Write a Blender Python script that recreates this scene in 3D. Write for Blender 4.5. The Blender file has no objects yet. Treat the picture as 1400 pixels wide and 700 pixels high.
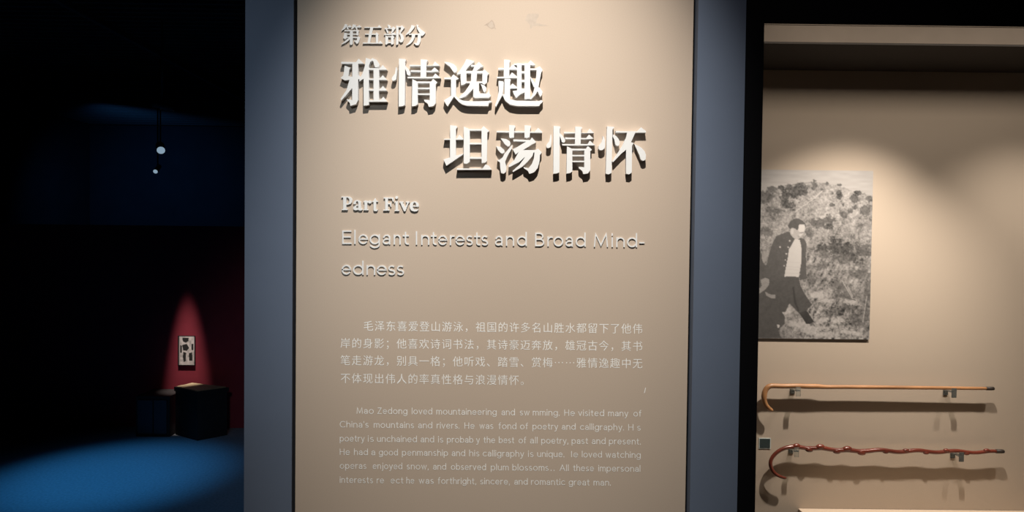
import bpy, bmesh, math, random
import numpy as np
from mathutils import Vector, Matrix

random.seed(7)
S = bpy.context.scene
COL = S.collection

# ------------------------------------------------------------------ camera
F = 900.0                                     # focal length in pixels of the 1400 px frame
CAM = Vector((0.0, -2.0, 1.70))
PITCH, YAW, ROLL = math.radians(1.2), math.radians(0.2), math.radians(0.65)
fwd = Vector((math.sin(YAW) * math.cos(PITCH), math.cos(YAW) * math.cos(PITCH), -math.sin(PITCH)))
r0 = Vector((math.cos(YAW), -math.sin(YAW), 0)); u0 = r0.cross(fwd)
rgt = math.cos(ROLL) * r0 + math.sin(ROLL) * u0
upv = -math.sin(ROLL) * r0 + math.cos(ROLL) * u0
cd = bpy.data.cameras.new('camera'); cam = bpy.data.objects.new('camera', cd); COL.objects.link(cam)
cd.sensor_width = 36.0; cd.lens = 36.0 * F / 1400.0; cd.clip_start = 0.05
m = Matrix((( rgt.x, upv.x, -fwd.x), (rgt.y, upv.y, -fwd.y), (rgt.z, upv.z, -fwd.z))).to_4x4()
m.translation = CAM; cam.matrix_world = m
S.camera = cam

def at(px, py, Y):
    """the point of the vertical plane y=Y that the photograph shows at (px, py)"""
    d = fwd + rgt * ((px - 700) / F) + upv * ((350 - py) / F)
    return CAM + d * ((Y - CAM.y) / d.y)

# ------------------------------------------------------------------ world, exposure, lights
w = bpy.data.worlds.new('world'); S.world = w; w.use_nodes = True
w.node_tree.nodes['Background'].inputs[0].default_value = (0.25, 0.45, 1.0, 1)
w.node_tree.nodes['Background'].inputs[1].default_value = 0.0012
S.view_settings.view_transform = 'Standard'; S.view_settings.look = 'None'
S.view_settings.gamma = 1.0; S.view_settings.exposure = 0.0
S.view_settings.use_curve_mapping = False

def spot(name, loc, target, energy, col, angle, blend, radius):
    l = bpy.data.lights.new(name, 'SPOT'); o = bpy.data.objects.new(name, l); COL.objects.link(o)
    l.energy = energy; l.color = col; l.spot_size = math.radians(angle); l.spot_blend = blend
    l.shadow_soft_size = radius
    o.location = loc
    o.rotation_euler = (Vector(target) - Vector(loc)).to_track_quat('-Z', 'Y').to_euler()
    return o
def area(name, loc, target, energy, col, sx, sy):
    l = bpy.data.lights.new(name, 'AREA'); o = bpy.data.objects.new(name, l); COL.objects.link(o)
    l.energy = energy; l.color = col; l.shape = 'RECTANGLE'; l.size = sx; l.size_y = sy
    o.location = loc
    o.rotation_euler = (Vector(target) - Vector(loc)).to_track_quat('-Z', 'Y').to_euler()
    return o

WARM = (1.0, 0.86, 0.72)
PANEL_LAMP = (0.10, -1.5, 4.1)
spot('panel_spotlight', PANEL_LAMP, (0.00, 0.0, 1.76), 640, (1.0, 0.95, 0.87), 39, 1.0, 0.02)
spot('wall_fill_light', (-0.3, -3.3, 3.4), (-0.84, 0, 1.95), 125, (0.80, 0.92, 1.0), 27, 1.0, 0.25)  # added fill for the left blue wall strip, no fixture
spot('wall_fill_light', (0.4, -3.3, 3.4), (0.82, 0, 2.25), 40, (1.0, 0.92, 0.92), 27, 1.0, 0.25)  # weaker added fill for the right blue wall strip
spot('case_spotlight', (1.37, 0.05, 2.49), (1.28, 0.62, 0.62), 135.0, (1.0, 0.90, 0.79), 83, 1.0, 0.022)
spot('case_spotlight', (2.05, 0.05, 2.49), (2.0, 0.62, 0.62), 50.0, (1.0, 0.90, 0.79), 84, 1.0, 0.022)
bar = area('case_light_bar', (1.56, 0.05, 2.465), (1.56, 0.62, 1.60), 4.2, (1.0, 0.89, 0.77), 1.5, 0.09)
spot('picture_spotlight', (-2.88, 3.53, 2.6), (-2.88, 3.80, 0.80), 430.0, (1.0, 0.85, 0.74), 12.5, 1.0, 0.02)
spot('blue_floor_spotlight', (-3.1, 2.2, 3.3), (-2.85, 2.65, 0.0), 300.0, (0.05, 0.40, 1.0), 33, 1.0, 0.05)
spot('blue_floor_spotlight', (-2.2, 2.0, 3.4), (-2.3, 2.2, 0.0), 30.0, (0.06, 0.40, 1.0), 62, 1.0, 0.05)
spot('blue_wall_wash', (-5.7, 6.6, 3.3), (-5.7, 9.0, 1.9), 26.0, (0.10, 0.40, 1.0), 110, 1.0, 0.05)

# ------------------------------------------------------------------ materials
def mat(name, col, rough=0.6, metal=0.0, noise=0.0, nscale=40.0, bump=0.0, bscale=400.0, spec=0.4,
        emit=None, estr=0.0, trans=0.0, alpha=1.0, attr=None, stretch=None):
    m = bpy.data.materials.new(name); m.use_nodes = True
    nt = m.node_tree; b = nt.nodes['Principled BSDF']
    b.inputs['Base Color'].default_value = (*col, 1)
    b.inputs['Roughness'].default_value = rough; b.inputs['Metallic'].default_value = metal
    b.inputs['Specular IOR Level'].default_value = spec
    b.inputs['Transmission Weight'].default_value = trans
    tc = nt.nodes.new('ShaderNodeTexCoord'); mp = nt.nodes.new('ShaderNodeMapping')
    nt.links.new(tc.outputs['Object'], mp.inputs[0])
    if stretch: mp.inputs['Scale'].default_value = stretch
    if attr:
        a = nt.nodes.new('ShaderNodeAttribute'); a.attribute_name = attr
        nt.links.new(a.outputs['Color'], b.inputs['Base Color'])
    if noise:
        n = nt.nodes.new('ShaderNodeTexNoise'); n.inputs['Scale'].default_value = nscale
        n.inputs['Detail'].default_value = 5
        nt.links.new(mp.outputs[0], n.inputs['Vector'])
        cr = nt.nodes.new('ShaderNodeValToRGB')
        cr.color_ramp.elements[0].position = 0.3; cr.color_ramp.elements[1].position = 0.7
        cr.color_ramp.elements[0].color = (*[c * (1 - noise) for c in col], 1)
        cr.color_ramp.elements[1].color = (*[min(1, c * (1 + noise)) for c in col], 1)
        nt.links.new(n.outputs['Fac'], cr.inputs[0]); nt.links.new(cr.outputs[0], b.inputs['Base Color'])
    if bump:
        n2 = nt.nodes.new('ShaderNodeTexNoise'); n2.inputs['Scale'].default_value = bscale
        nt.links.new(mp.outputs[0], n2.inputs['Vector'])
        bp = nt.nodes.new('ShaderNodeBump'); bp.inputs['Strength'].default_value = bump
        bp.inputs['Distance'].default_value = 0.001
        nt.links.new(n2.outputs['Fac'], bp.inputs['Height']); nt.links.new(bp.outputs[0], b.inputs['Normal'])
    if emit:
        b.inputs['Emission Color'].default_value = (*emit, 1); b.inputs['Emission Strength'].default_value = estr
    return m

M = dict(
    blue=mat('blue_grey_paint', (0.122, 0.152, 0.215), 0.85, noise=0.05, nscale=3, bump=0.25, bscale=500, spec=0.2),
    panel=mat('beige_panel_board', (0.50, 0.404, 0.325), 0.75, noise=0.025, nscale=300, bump=0.15, bscale=700, spec=0.2),
    white=mat('white_foam_letter', (0.70, 0.70, 0.70), 0.55, noise=0.01, nscale=60, spec=0.3),
    vinyl=mat('pale_vinyl_print', (0.88, 0.87, 0.85), 0.5, noise=0.08, nscale=120, spec=0.3),
    scuff=mat('brown_scuff', (0.40, 0.32, 0.26), 0.8, noise=0.12, nscale=90),
    scuff2=mat('pale_scuff', (0.455, 0.375, 0.31), 0.8, noise=0.06, nscale=90),
    black=mat('black_coated_metal', (0.004, 0.004, 0.005), 0.75, spec=0.05, noise=0.1, nscale=200),
    navy=mat('navy_gap_shade', (0.008, 0.011, 0.018), 0.8, spec=0.1, noise=0.1, nscale=30),  # near-black colour for shade in the recess
    fabric=mat('beige_case_fabric', (0.46, 0.375, 0.30), 0.9, noise=0.04, nscale=250, bump=0.4, bscale=600, spec=0.1),
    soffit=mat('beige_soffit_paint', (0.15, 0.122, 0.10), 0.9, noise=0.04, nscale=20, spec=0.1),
    plinthtop=mat('pale_plinth_board', (0.62, 0.50, 0.39), 0.8, noise=0.02, nscale=150, spec=0.2),
    print_=mat('matt_photo_print', (0.5, 0.5, 0.5), 0.6, attr='Col', spec=0.35),
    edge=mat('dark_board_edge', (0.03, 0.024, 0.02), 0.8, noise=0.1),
    cane1=mat('light_brown_wood', (0.34, 0.165, 0.072), 0.38, noise=0.28, nscale=28, stretch=(0.25, 1, 1.6), spec=0.5, bump=0.3, bscale=150),
    cane2=mat('red_brown_lacquered_wood', (0.13, 0.028, 0.017), 0.24, noise=0.45, nscale=24, stretch=(0.35, 1, 1.2), spec=0.6, bump=0.3, bscale=120),
    ferrule=mat('dark_ferrule', (0.03, 0.022, 0.018), 0.5, noise=0.1),
    tagw=mat('pale_tag_border', (0.55, 0.60, 0.58), 0.6, noise=0.02),
    tagd=mat('dark_grey_tag_face', (0.03, 0.045, 0.045), 0.5, noise=0.2, nscale=300),
    carpet=mat('dark_grey_floor', (0.22, 0.24, 0.26), 0.7, noise=0.15, nscale=60, bump=0.4, bscale=200, spec=0.2),
    maroon=mat('maroon_paint', (0.26, 0.035, 0.055), 0.85, noise=0.06, nscale=8, spec=0.15),
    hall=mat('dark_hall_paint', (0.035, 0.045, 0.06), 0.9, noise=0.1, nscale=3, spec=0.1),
    slat=mat('dark_ceiling_slat', (0.10, 0.13, 0.15), 0.6, noise=0.1, nscale=20),
    dark=mat('dark_stained_wood', (0.012, 0.011, 0.012), 0.6, noise=0.2, nscale=20),
    tabletop=mat('tan_caption_sheet', (0.33, 0.26, 0.16), 0.6, noise=0.3, nscale=9),
    lamp=mat('grey_lamp_body', (0.10, 0.13, 0.16), 0.4, noise=0.05),
    lens=mat('dim_lamp_lens', (0.3, 0.35, 0.4), 0.3, emit=(0.55, 0.78, 1.0), estr=0.42, noise=0.3, nscale=60),
    led=mat('warm_lamp_lens', (0.5, 0.45, 0.4), 0.3, emit=(1.0, 0.85, 0.7), estr=1.0, noise=0.02),
    bluescreen=mat('dim_case_rim', (0.03, 0.04, 0.055), 0.5, noise=0.1),
)
def acrylic():
    m = bpy.data.materials.new('clear_acrylic'); m.use_nodes = True; nt = m.node_tree
    nt.nodes.remove(nt.nodes['Principled BSDF'])
    out = nt.nodes['Material Output']
    t = nt.nodes.new('ShaderNodeBsdfTransparent'); t.inputs[0].default_value = (0.90, 0.92, 0.90, 1)
    g = nt.nodes.new('ShaderNodeBsdfGlossy'); g.inputs['Roughness'].default_value = 0.12
    d = nt.nodes.new('ShaderNodeBsdfDiffuse'); d.inputs[0].default_value = (0.8, 0.8, 0.76, 1)
    lw = nt.nodes.new('ShaderNodeLayerWeight'); lw.inputs[0].default_value = 0.45
    n = nt.nodes.new('ShaderNodeTexNoise'); n.inputs['Scale'].default_value = 180
    mx = nt.nodes.new('ShaderNodeMixShader'); m2 = nt.nodes.new('ShaderNodeMixShader')
    mul = nt.nodes.new('ShaderNodeMath'); mul.operation = 'MULTIPLY'; mul.inputs[1].default_value = 0.22
    nt.links.new(n.outputs['Fac'], mul.inputs[0])
    nt.links.new(mul.outputs[0], m2.inputs[0])
    nt.links.new(t.outputs[0], m2.inputs[1]); nt.links.new(d.outputs[0], m2.inputs[2])
    nt.links.new(lw.outputs['Fresnel'], mx.inputs[0])
    nt.links.new(m2.outputs[0], mx.inputs[1]); nt.links.new(g.outputs[0], mx.inputs[2])
    nt.links.new(mx.outputs[0], out.inputs[0])
    return m
def pane_glass():
    m = bpy.data.materials.new('clear_case_glass'); m.use_nodes = True; nt = m.node_tree
    nt.nodes.remove(nt.nodes['Principled BSDF'])
    out = nt.nodes['Material Output']
    t = nt.nodes.new('ShaderNodeBsdfTransparent'); t.inputs[0].default_value = (0.985, 0.99, 0.985, 1)
    g = nt.nodes.new('ShaderNodeBsdfGlossy'); g.inputs['Roughness'].default_value = 0.0
    fr = nt.nodes.new('ShaderNodeFresnel'); fr.inputs[0].default_value = 1.25
    mx = nt.nodes.new('ShaderNodeMixShader')
    nt.links.new(fr.outputs[0], mx.inputs[0]); nt.links.new(t.outputs[0], mx.inputs[1])
    nt.links.new(g.outputs[0], mx.inputs[2]); nt.links.new(mx.outputs[0], out.inputs[0])
    return m
M['acrylic'] = acrylic(); M['glass'] = pane_glass()

# ------------------------------------------------------------------ builders
def tag(o, label=None, cat=None, group=None, kind=None):
    if label: o['label'] = label
    if cat: o['category'] = cat
    if group: o['group'] = group
    if kind: o['kind'] = kind
    return o
def empty(name, loc, label, cat, group=None):
    o = bpy.data.objects.new(name, None); COL.objects.link(o); o.location = loc
    o.empty_display_size = 0.05
    return tag(o, label, cat, group)
def link(name, me, mt, parent=None):
    o = bpy.data.objects.new(name, me); COL.objects.link(o)
    if mt: me.materials.append(mt)
    if parent:
        bpy.context.view_layer.update()
        o.parent = parent
        me.transform(Matrix.Translation(-parent.location))
    return o
def mesh(name, verts, faces, mt, parent=None, smooth=False):
    me = bpy.data.meshes.new(name); me.from_pydata([tuple(v) for v in verts], [], faces); me.update()
    if smooth:
        for p in me.polygons: p.use_smooth = True
    return link(name, me, mt, parent)
def bm_obj(name, bm, mt, parent=None, smooth=False):
    bmesh.ops.recalc_face_normals(bm, faces=bm.faces)
    me = bpy.data.meshes.new(name); bm.to_mesh(me); bm.free()
    if smooth:
        for p in me.polygons: p.use_smooth = True
    return link(name, me, mt, parent)
def add_box(bm, lo, hi, bevel=0.0):
    lo, hi = Vector(lo), Vector(hi)
    r = bmesh.ops.create_cube(bm, size=1.0)
    c = (lo + hi) / 2; s = hi - lo
    for v in r['verts']:
        v.co = Vector((v.co.x * s.x, v.co.y * s.y, v.co.z * s.z)) + c
    if bevel:
        es = list({e for v in r['verts'] for e in v.link_edges})
        bmesh.ops.bevel(bm, geom=es, offset=bevel, segments=2, affect='EDGES')
def boxes(name, bl, mt, parent=None, bevel=0.0):
    bm = bmesh.new()
    for lo, hi in bl: add_box(bm, lo, hi, bevel)
    return bm_obj(name, bm, mt, parent)
def struct(name, bl, mt, bevel=0.0):
    return tag(boxes(name, bl, mt, None, bevel), kind='structure')
def tube(name, pts, radii, mt, parent=None, seg=14):
    """a round bar through pts with its own radius at each point, capped"""
    pts = [Vector(p) for p in pts]; V = []; Fc = []
    n = len(pts); t0 = (pts[1] - pts[0]).normalized()
    ref = Vector((0, 1, 0)); ref = (ref - t0 * ref.dot(t0)).normalized()
    for i, p in enumerate(pts):
        t = (pts[min(i + 1, n - 1)] - pts[max(i - 1, 0)]).normalized()
        ref = (ref - t * ref.dot(t)).normalized(); b = t.cross(ref)
        r = radii[i] if hasattr(radii, '__len__') else radii
        for k in range(seg):
            a = 2 * math.pi * k / seg
            V.append(p + (ref * math.cos(a) + b * math.sin(a)) * r)
    for i in range(n - 1):
        for k in range(seg):
            k2 = (k + 1) % seg
            Fc.append((i * seg + k, i * seg + k2, (i + 1) * seg + k2, (i + 1) * seg + k))
    Fc.append(tuple(range(seg))[::-1]); Fc.append(tuple((n - 1) * seg + k for k in range(seg)))
    o = mesh(name, V, Fc, mt, parent, smooth=True)
    return o
def spline(ctrl, n):
    """Catmull-Rom through control tuples"""
    c = [np.array(x, float) for x in ctrl]; c = [2 * c[0] - c[1]] + c + [2 * c[-1] - c[-2]]
    out = []
    for i in range(1, len(c) - 2):
        for k in range(n):
            t = k / n; a, b, d, e = c[i - 1], c[i], c[i + 1], c[i + 2]
            out.append(0.5 * ((2 * b) + (-a + d) * t + (2 * a - 5 * b + 4 * d - e) * t * t + (-a + 3 * b - 3 * d + e) * t ** 3))
    out.append(c[-2]); return out

# ------------------------------------------------------------------ the setting
YP = 0.032                                     # face of the text panel, recessed in the blue wall
PX0 = at(405.0, 350, YP).x; PX1 = at(942.6, 350, YP).x
OX0 = at(399.8, 350, 0).x; OX1 = at(949.0, 350, 0).x
WX0 = at(334.6, 300, 0).x                      # free end of the blue wall
CX0 = at(1014.0, 350, 0).x; CI0 = at(1038.4, 350, 0).x; CX1 = 2.35; CI1 = 2.30
HZ = at(1110, 32.0, 0).z                       # underside of the case header
CH = 4.5
struct('floor', [((-7, -4.5, -0.08), (3.2, 10, 0))], M['carpet'])
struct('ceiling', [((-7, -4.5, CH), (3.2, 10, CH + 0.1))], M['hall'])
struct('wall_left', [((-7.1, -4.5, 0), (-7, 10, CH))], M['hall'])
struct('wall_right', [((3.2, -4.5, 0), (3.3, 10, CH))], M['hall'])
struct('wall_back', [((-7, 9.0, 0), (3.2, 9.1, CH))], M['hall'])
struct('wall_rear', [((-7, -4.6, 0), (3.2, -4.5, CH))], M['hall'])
struct('wall_front', [((WX0, 0, 0), (OX0, 0.9, CH)),
                      ((OX0, 0.060, 0), (OX1, 0.9, CH)),
                      ((OX1, 0, 0), (CX0, 0.9, CH)),
                      ((CX0, 0, 2.72), (CX1, 0.9, CH)), ((CX0, 0, 0), (CX1, 0.9, 0.30)),
                      ((CX0, 0.72, 0.30), (CX1, 0.9, 2.72)),
                      ((CX1, 0, 0), (3.2, 0.9, CH))], M['blue'])
YW = 3.9
PT = at(270, 309, YW).z
struct('wall_partition', [((-7, YW, 0), (1.5, YW + 0.15, PT))], M['maroon'])
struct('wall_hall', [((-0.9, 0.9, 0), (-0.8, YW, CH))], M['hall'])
# slats of the open ceiling over the dark hall
bm = bmesh.new()
for k in range(60):
    y = 2.6 + k * 0.105
    add_box(bm, (-6.9, y, 3.55), (-0.95, y + 0.035, 3.64))
tag(bm_obj('ceiling_slats', bm, M['slat']), 'dark parallel metal slats of the open ceiling over the dark hall', 'ceiling slats', kind='stuff')

# ------------------------------------------------------------------ the text panel
panel = empty('text_panel', ((PX0 + PX1) / 2, YP, 0.25),
              'tall beige exhibition text panel with raised white lettering between two blue-grey wall strips', 'panel')
def pbox(name, lo, hi, mt, bevel=0.0, label=None):
    o = boxes(name, [(lo, hi)], mt, panel, bevel)
    return tag(o, label)
pbox('board', (PX0, YP, 0.25), (PX1, 0.058, 3.3), M['panel'], 0.0008)
pbox('gap_shade_strip', (OX0 + 0.0003, 0.004, 0.25), (PX0 - 0.0003, 0.058, 3.3), M['navy'], label='dark navy strip standing in for the shaded reveal')  # shade of the unlit blue reveal, put in as a dark strip
pbox('gap_shade_strip', (PX1 + 0.0003, 0.036, 0.25), (OX1 - 0.0003, 0.058, 3.3), M['black'], label='dark navy strip standing in for the shaded reveal')  # darkness of the gap beside the board, put in as black

def local_mesh(name, verts, faces, mt, parent, smooth=False):
    me = bpy.data.meshes.new(name)
    me.from_pydata([tuple(v) for v in verts], [], faces); me.update()
    return link(name, me, mt, parent)

def prism_char(name, polys, ox, oy, sc, t, mt, label=None, shift=(0, 0)):
    """strokes given as outlines read off the photograph, cut from board of thickness t"""
    bm = bmesh.new()
    for k, pl in enumerate(polys):
        yf = YP - t - k * 0.00003
        fr = [bm.verts.new(at(ox + (x + shift[0]) / sc, oy + (y + shift[1]) / sc, yf)) for x, y in pl]
        bk = [bm.verts.new((v.co.x, YP, v.co.z)) for v in fr]
        n = len(fr)
        try: bm.faces.new(fr)
        except ValueError: continue
        for i in range(n):
            bm.faces.new((fr[i], bk[i], bk[(i + 1) % n], fr[(i + 1) % n]))
    bm.normal_update()
    ng = [f for f in bm.faces if len(f.verts) > 4]
    bmesh.ops.triangulate(bm, faces=ng, ngon_method='EAR_CLIP')
    o = bm_obj(name, bm, mt, panel)
    tag(o, label); return o

BIG = {}
BIG['雅'] = (460, 75, (0, 0), [
 [(55,88),(62,82),(235,86),(265,45),(330,105),(60,107)],
 [(97,128),(172,155),(155,170),(140,262),(150,290),(110,296),(90,280),(78,255),(90,200)],
 [(70,255),(245,262),(262,238),(290,262),(300,290),(160,298),(100,305),(50,275)],
 [(190,90),(260,90),(258,540),(235,590),(165,610),(160,575),(128,545),(125,530),(188,540)],
 [(160,285),(215,285),(205,385),(185,400),(130,465),(60,545),(48,528),(120,420)],
 [(352,35),(412,55),(405,80),(388,130),(388,600),(325,608),(325,285),(300,300),(275,320),(275,292),(310,225),(340,130)],
 [(405,58),(430,38),(480,60),(515,110),(512,135),(490,150),(462,148),(450,120),(442,80),(428,68),(405,85)],
 [(388,158),(520,160),(555,120),(605,178),(388,180)],
 [(388,284),(515,284),(555,243),(605,300),(388,300)],
 [(388,412),(520,412),(557,370),(605,428),(388,428)],
 [(385,542),(525,542),(560,500),(608,560),(385,562)],
 [(443,165),(510,165),(506,550),(443,550)]])
QING = [
 [(100,150),(106,145),(112,180),(110,230),(104,290),(92,303),(70,312),(56,306),(48,290),(52,270),(85,225)],
 [(135,45),(208,50),(220,60),(210,80),(205,600),(180,612),(132,618)],
 [(205,125),(240,160),(268,198),(275,228),(265,242),(250,245),(232,235),(220,190),(208,165)],
 [(262,118),(535,128),(565,78),(622,130),(262,136)],
 [(275,183),(522,190),(560,148),(615,198),(530,205),(275,202)],
 [(235,262),(540,262),(570,222),(635,278),(240,280)],
 [(395,52),(470,58),(480,68),(465,85),(460,268),(392,265)],
 [(295,290),(330,305),(360,325),(360,590),(330,610),(290,615)],
 [(340,318),(520,318),(545,285),(595,330),(575,350),(575,575),(548,612),(492,622),(480,585),(440,555),(435,535),(503,540),(503,338),(345,338)],
 [(355,392),(510,392),(510,408),(355,408)], [(355,462),(510,462),(510,478),(355,478)]]
BIG['情'] = (530, 75, (0, 0), QING)
BIG['逸'] = (600, 75, (0, 0), [
 [(65,82),(130,92),(175,110),(205,135),(218,165),(215,200),(185,212),(165,190),(130,140),(70,95)],
 [(65,270),(145,270),(175,232),(240,285),(205,300),(205,490),(240,530),(300,548),(380,555),(590,552),(610,545),(635,562),(600,575),(590,612),(400,610),(330,606),(280,592),(235,560),(180,500),(155,540),(105,615),(85,590),(60,545),(145,490),(145,292),(65,290)],
 [(330,50),(425,75),(400,100),(350,145),(320,190),(330,210),(230,235),(215,230),(255,180),(300,110)],
 [(385,118),(440,122),(478,82),(532,138),(500,150),(450,190),(400,198),(425,140),(380,138)],
 [(262,200),(330,200),(330,335),(300,355),(265,362),(258,240)],
 [(262,190),(520,192),(548,175),(600,225),(580,245),(575,330),(545,355),(520,345),(520,222),(262,220)],
 [(388,195),(460,195),(450,300),(440,335),(420,395),(370,450),(320,495),(255,520),(240,508),(310,440),(360,370),(385,300)],
 [(265,318),(575,318),(575,337),(265,337)],
 [(415,325),(480,325),(480,440),(490,460),(570,462),(590,445),(598,395),(606,460),(622,490),(600,512),(430,514),(410,498)],
 [(500,350),(545,365),(570,395),(565,430),(545,445),(530,430),(515,385)]])
BIG['趣'] = (670, 75, (0, 0), [
 [(168,55),(228,60),(245,72),(232,90),(230,280),(162,280)],
 [(98,155),(232,158),(272,112),(322,160),(322,178),(98,178)],
 [(82,262),(225,262),(262,208),(322,258),(325,278),(82,278)],
 [(172,285),(240,285),(250,300),(240,320),(240,530),(172,490)],
 [(235,375),(270,342),(322,385),(322,402),(235,402)],
 [(100,310),(155,315),(165,330),(158,420),(148,480),(120,530),(70,625),(60,600),(85,530),(105,430)],
 [(145,470),(175,470),(240,530),(320,548),(590,552),(610,540),(635,555),(600,590),(590,612),(330,612),(240,595),(180,548)],
 [(322,100),(378,100),(378,460),(340,490),(310,512),(285,470),(270,432),(322,425)],
 [(412,100),(480,100),(480,525),(412,530)],
 [(285,103),(450,103),(485,65),(540,115),(538,124),(285,122)],
 [(375,195),(415,195),(415,222),(375,222)], [(375,298),(415,298),(415,325),(375,325)], [(370,402),(415,402),(415,448),(372,465)],
 [(475,160),(545,162),(595,135),(630,180),(612,210),(595,300),(580,380),(570,430),(540,480),(490,530),(475,530),(505,480),(530,400),(552,260),(556,182),(475,182)],
 [(480,255),(520,310),(560,370),(600,400),(628,440),(620,480),(600,500),(585,470),(560,420),(520,380),(490,310)]])
BIG['坦'] = (600, 166, (0, 0), [
 [(135,45),(205,52),(222,65),(203,90),(203,430),(133,440)],
 [(62,207),(215,207),(245,158),(292,207),(292,218),(62,220)],
 [(55,455),(133,430),(290,385),(290,395),(200,455),(90,530)],
 [(298,62),(370,95),(370,480),(335,505),(297,500)],
 [(510,85),(535,55),(603,115),(580,130),(575,475),(548,492),(512,498)],
 [(365,92),(515,92),(515,110),(365,110)], [(365,256),(515,256),(515,274),(365,274)], [(365,425),(515,425),(515,446),(365,446)],
 [(215,560),(520,564),(560,512),(600,530),(632,578),(215,580)]])
BIG['荡'] = (670, 166, (0, 0), [
 [(78,112),(535,122),(575,75),(625,125),(625,136),(78,130)],
 [(228,42),(295,48),(305,62),(290,80),(285,190),(250,198),(228,188)],
 [(412,45),(485,50),(492,62),(480,90),(475,185),(440,198),(412,190)],
 [(128,202),(190,210),(235,235),(245,265),(235,288),(215,300),(180,275),(150,235)],
 [(72,295),(130,305),(170,340),(175,368),(150,385),(125,375),(95,340)],
 [(268,275),(262,320),(215,400),(180,480),(192,530),(195,570),(188,605),(160,625),(132,615),(125,575),(120,530),(118,490),(85,465),(120,455),(150,430),(170,390),(220,330)],
 [(278,215),(480,222),(500,192),(552,248),(500,275),(390,345),(360,352),(305,395),(270,330),(300,320),(360,285),(430,242),(278,236)],
 [(350,342),(540,342),(575,325),(620,370),(598,400),(592,480),(570,555),(530,605),(500,618),(470,625),(452,590),(405,560),(400,545),(460,560),(500,510),(525,440),(532,372),(350,372)],
 [(345,360),(445,370),(410,430),(350,485),(225,548),(222,525),(290,460)],
 [(430,368),(520,370),(510,410),(450,480),(380,545),(275,605),(270,592),(350,520),(410,440)]])
BIG['情 '] = (740, 166, (12, 8), QING)
BIG['怀'] = (810, 166, (0, 0), [
 [(125,172),(140,195),(150,225),(150,290),(145,320),(130,335),(110,345),(88,343),(72,325),(75,295),(110,250),(122,210)],
 [(175,58),(255,65),(262,72),(240,95),(228,615),(195,632),(160,625)],
 [(248,155),(285,175),(310,205),(324,235),(325,268),(315,288),(300,293),(280,285),(270,265),(262,220),(245,180)],
 [(278,113),(535,118),(582,70),(640,115),(640,134),(280,134)],
 [(415,128),(515,130),(495,175),(460,250),(405,335),(340,390),(245,490),(240,475),(290,400),(360,290),(405,190)],
 [(403,325),(405,255),(465,250),(495,260),(475,290),(470,610),(440,632),(402,625)],
 [(500,270),(545,290),(590,318),(625,358),(640,400),(638,450),(622,466),(600,470),(578,455),(560,400),(535,345)]])
for ch, (ox, oy, sh, pl) in BIG.items():
    c = ch.strip()
    lab = 'large raised white title character %s' % c
    if c == '情': lab += ' in the upper line' if oy == 75 else ' in the lower line'
    prism_char('title_character', pl, ox, oy, 8.75, 0.0165, M['white'], lab, sh)

SML = {}
SML['第'] = (460, [
 [(205,80),(270,105),(250,135),(200,200),(130,245),(120,235),(165,170)],
 [(235,138),(290,140),(320,105),(362,158),(340,165),(235,163)],
 [(240,160),(278,162),(292,205),(270,222),(252,200)],
 [(395,88),(475,112),(450,140),(400,190),(362,212),(352,198),(380,130)],
 [(435,140),(510,142),(545,105),(595,163),(570,168),(435,165)],
 [(450,160),(492,163),(502,212),(475,224)],
 [(190,230),(475,232),(485,215),(545,250),(530,275),(525,345),(500,360),(478,345),(478,258),(190,256)],
 [(188,290),(248,305),(252,395),(248,415),(200,452),(158,405),(175,380)],
 [(200,312),(510,316),(505,340),(200,338)],
 [(200,393),(500,393),(515,375),(567,410),(560,440),(540,505),(520,540),(480,560),(455,520),(420,490),(425,475),(485,475),(495,418),(200,416)],
 [(322,235),(392,235),(388,560),(360,585),(320,580)],
 [(325,408),(325,442),(290,480),(220,530),(120,575),(115,565),(180,515),(260,440)]])
SML['五'] = (460, [
 [(665,156),(985,158),(1020,105),(1078,165),(1075,176),(665,176)],
 [(808,165),(880,165),(800,535),(742,535)],
 [(685,316),(935,318),(960,280),(1010,330),(1000,345),(997,535),(942,535),(942,342),(685,340)],
 [(630,528),(1010,535),(1045,480),(1102,540),(1100,554),(630,552)]])
SML['部'] = (522, [
 [(140,95),(190,115),(215,150),(205,180),(160,180),(145,130)],
 [(70,178),(235,180),(275,140),(330,185),(300,202),(70,200)],
 [(78,195),(120,205),(155,250),(157,295),(125,300),(110,245)],
 [(235,192),(325,190),(290,235),(240,308),(218,302),(240,240)],
 [(55,318),(230,320),(285,285),(342,325),(340,345),(55,343)],
 [(85,360),(150,385),(150,550),(110,578),(85,570)],
 [(150,378),(225,378),(250,350),(305,395),(285,420),(285,555),(240,578),(220,565),(220,402),(150,402)],
 [(145,515),(225,515),(225,540),(145,540)],
 [(345,115),(400,140),(395,560),(365,585),(342,580)],
 [(390,138),(450,143),(480,112),(545,175),(510,210),(460,280),(440,308),(425,300),(445,240),(460,165),(390,165)],
 [(430,290),(480,320),(518,370),(528,440),(512,490),(485,518),(450,528),(410,490),(405,475),(440,470),(455,430),(440,350),(410,315)]])
SML['分'] = (522, [
 [(710,105),(795,135),(770,180),(680,290),(590,345),(570,340),(640,260),(690,170)],
 [(830,98),(880,110),(870,150),(940,215),(1042,292),(1010,335),(960,372),(900,290),(845,200)],
 [(650,318),(870,320),(890,300),(950,335),(935,370),(930,480),(905,555),(870,595),(815,590),(790,560),(765,550),(770,535),(835,540),(858,450),(862,345),(650,343)],
 [(720,330),(800,330),(790,400),(740,500),(670,562),(585,602),(580,592),(650,520),(710,430)]])
for ch, (ox, pl) in SML.items():
    prism_char('heading_character', pl, ox, 28, 17.5, 0.0050, M['white'], 'small raised white character %s in the top line' % ch)

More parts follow.
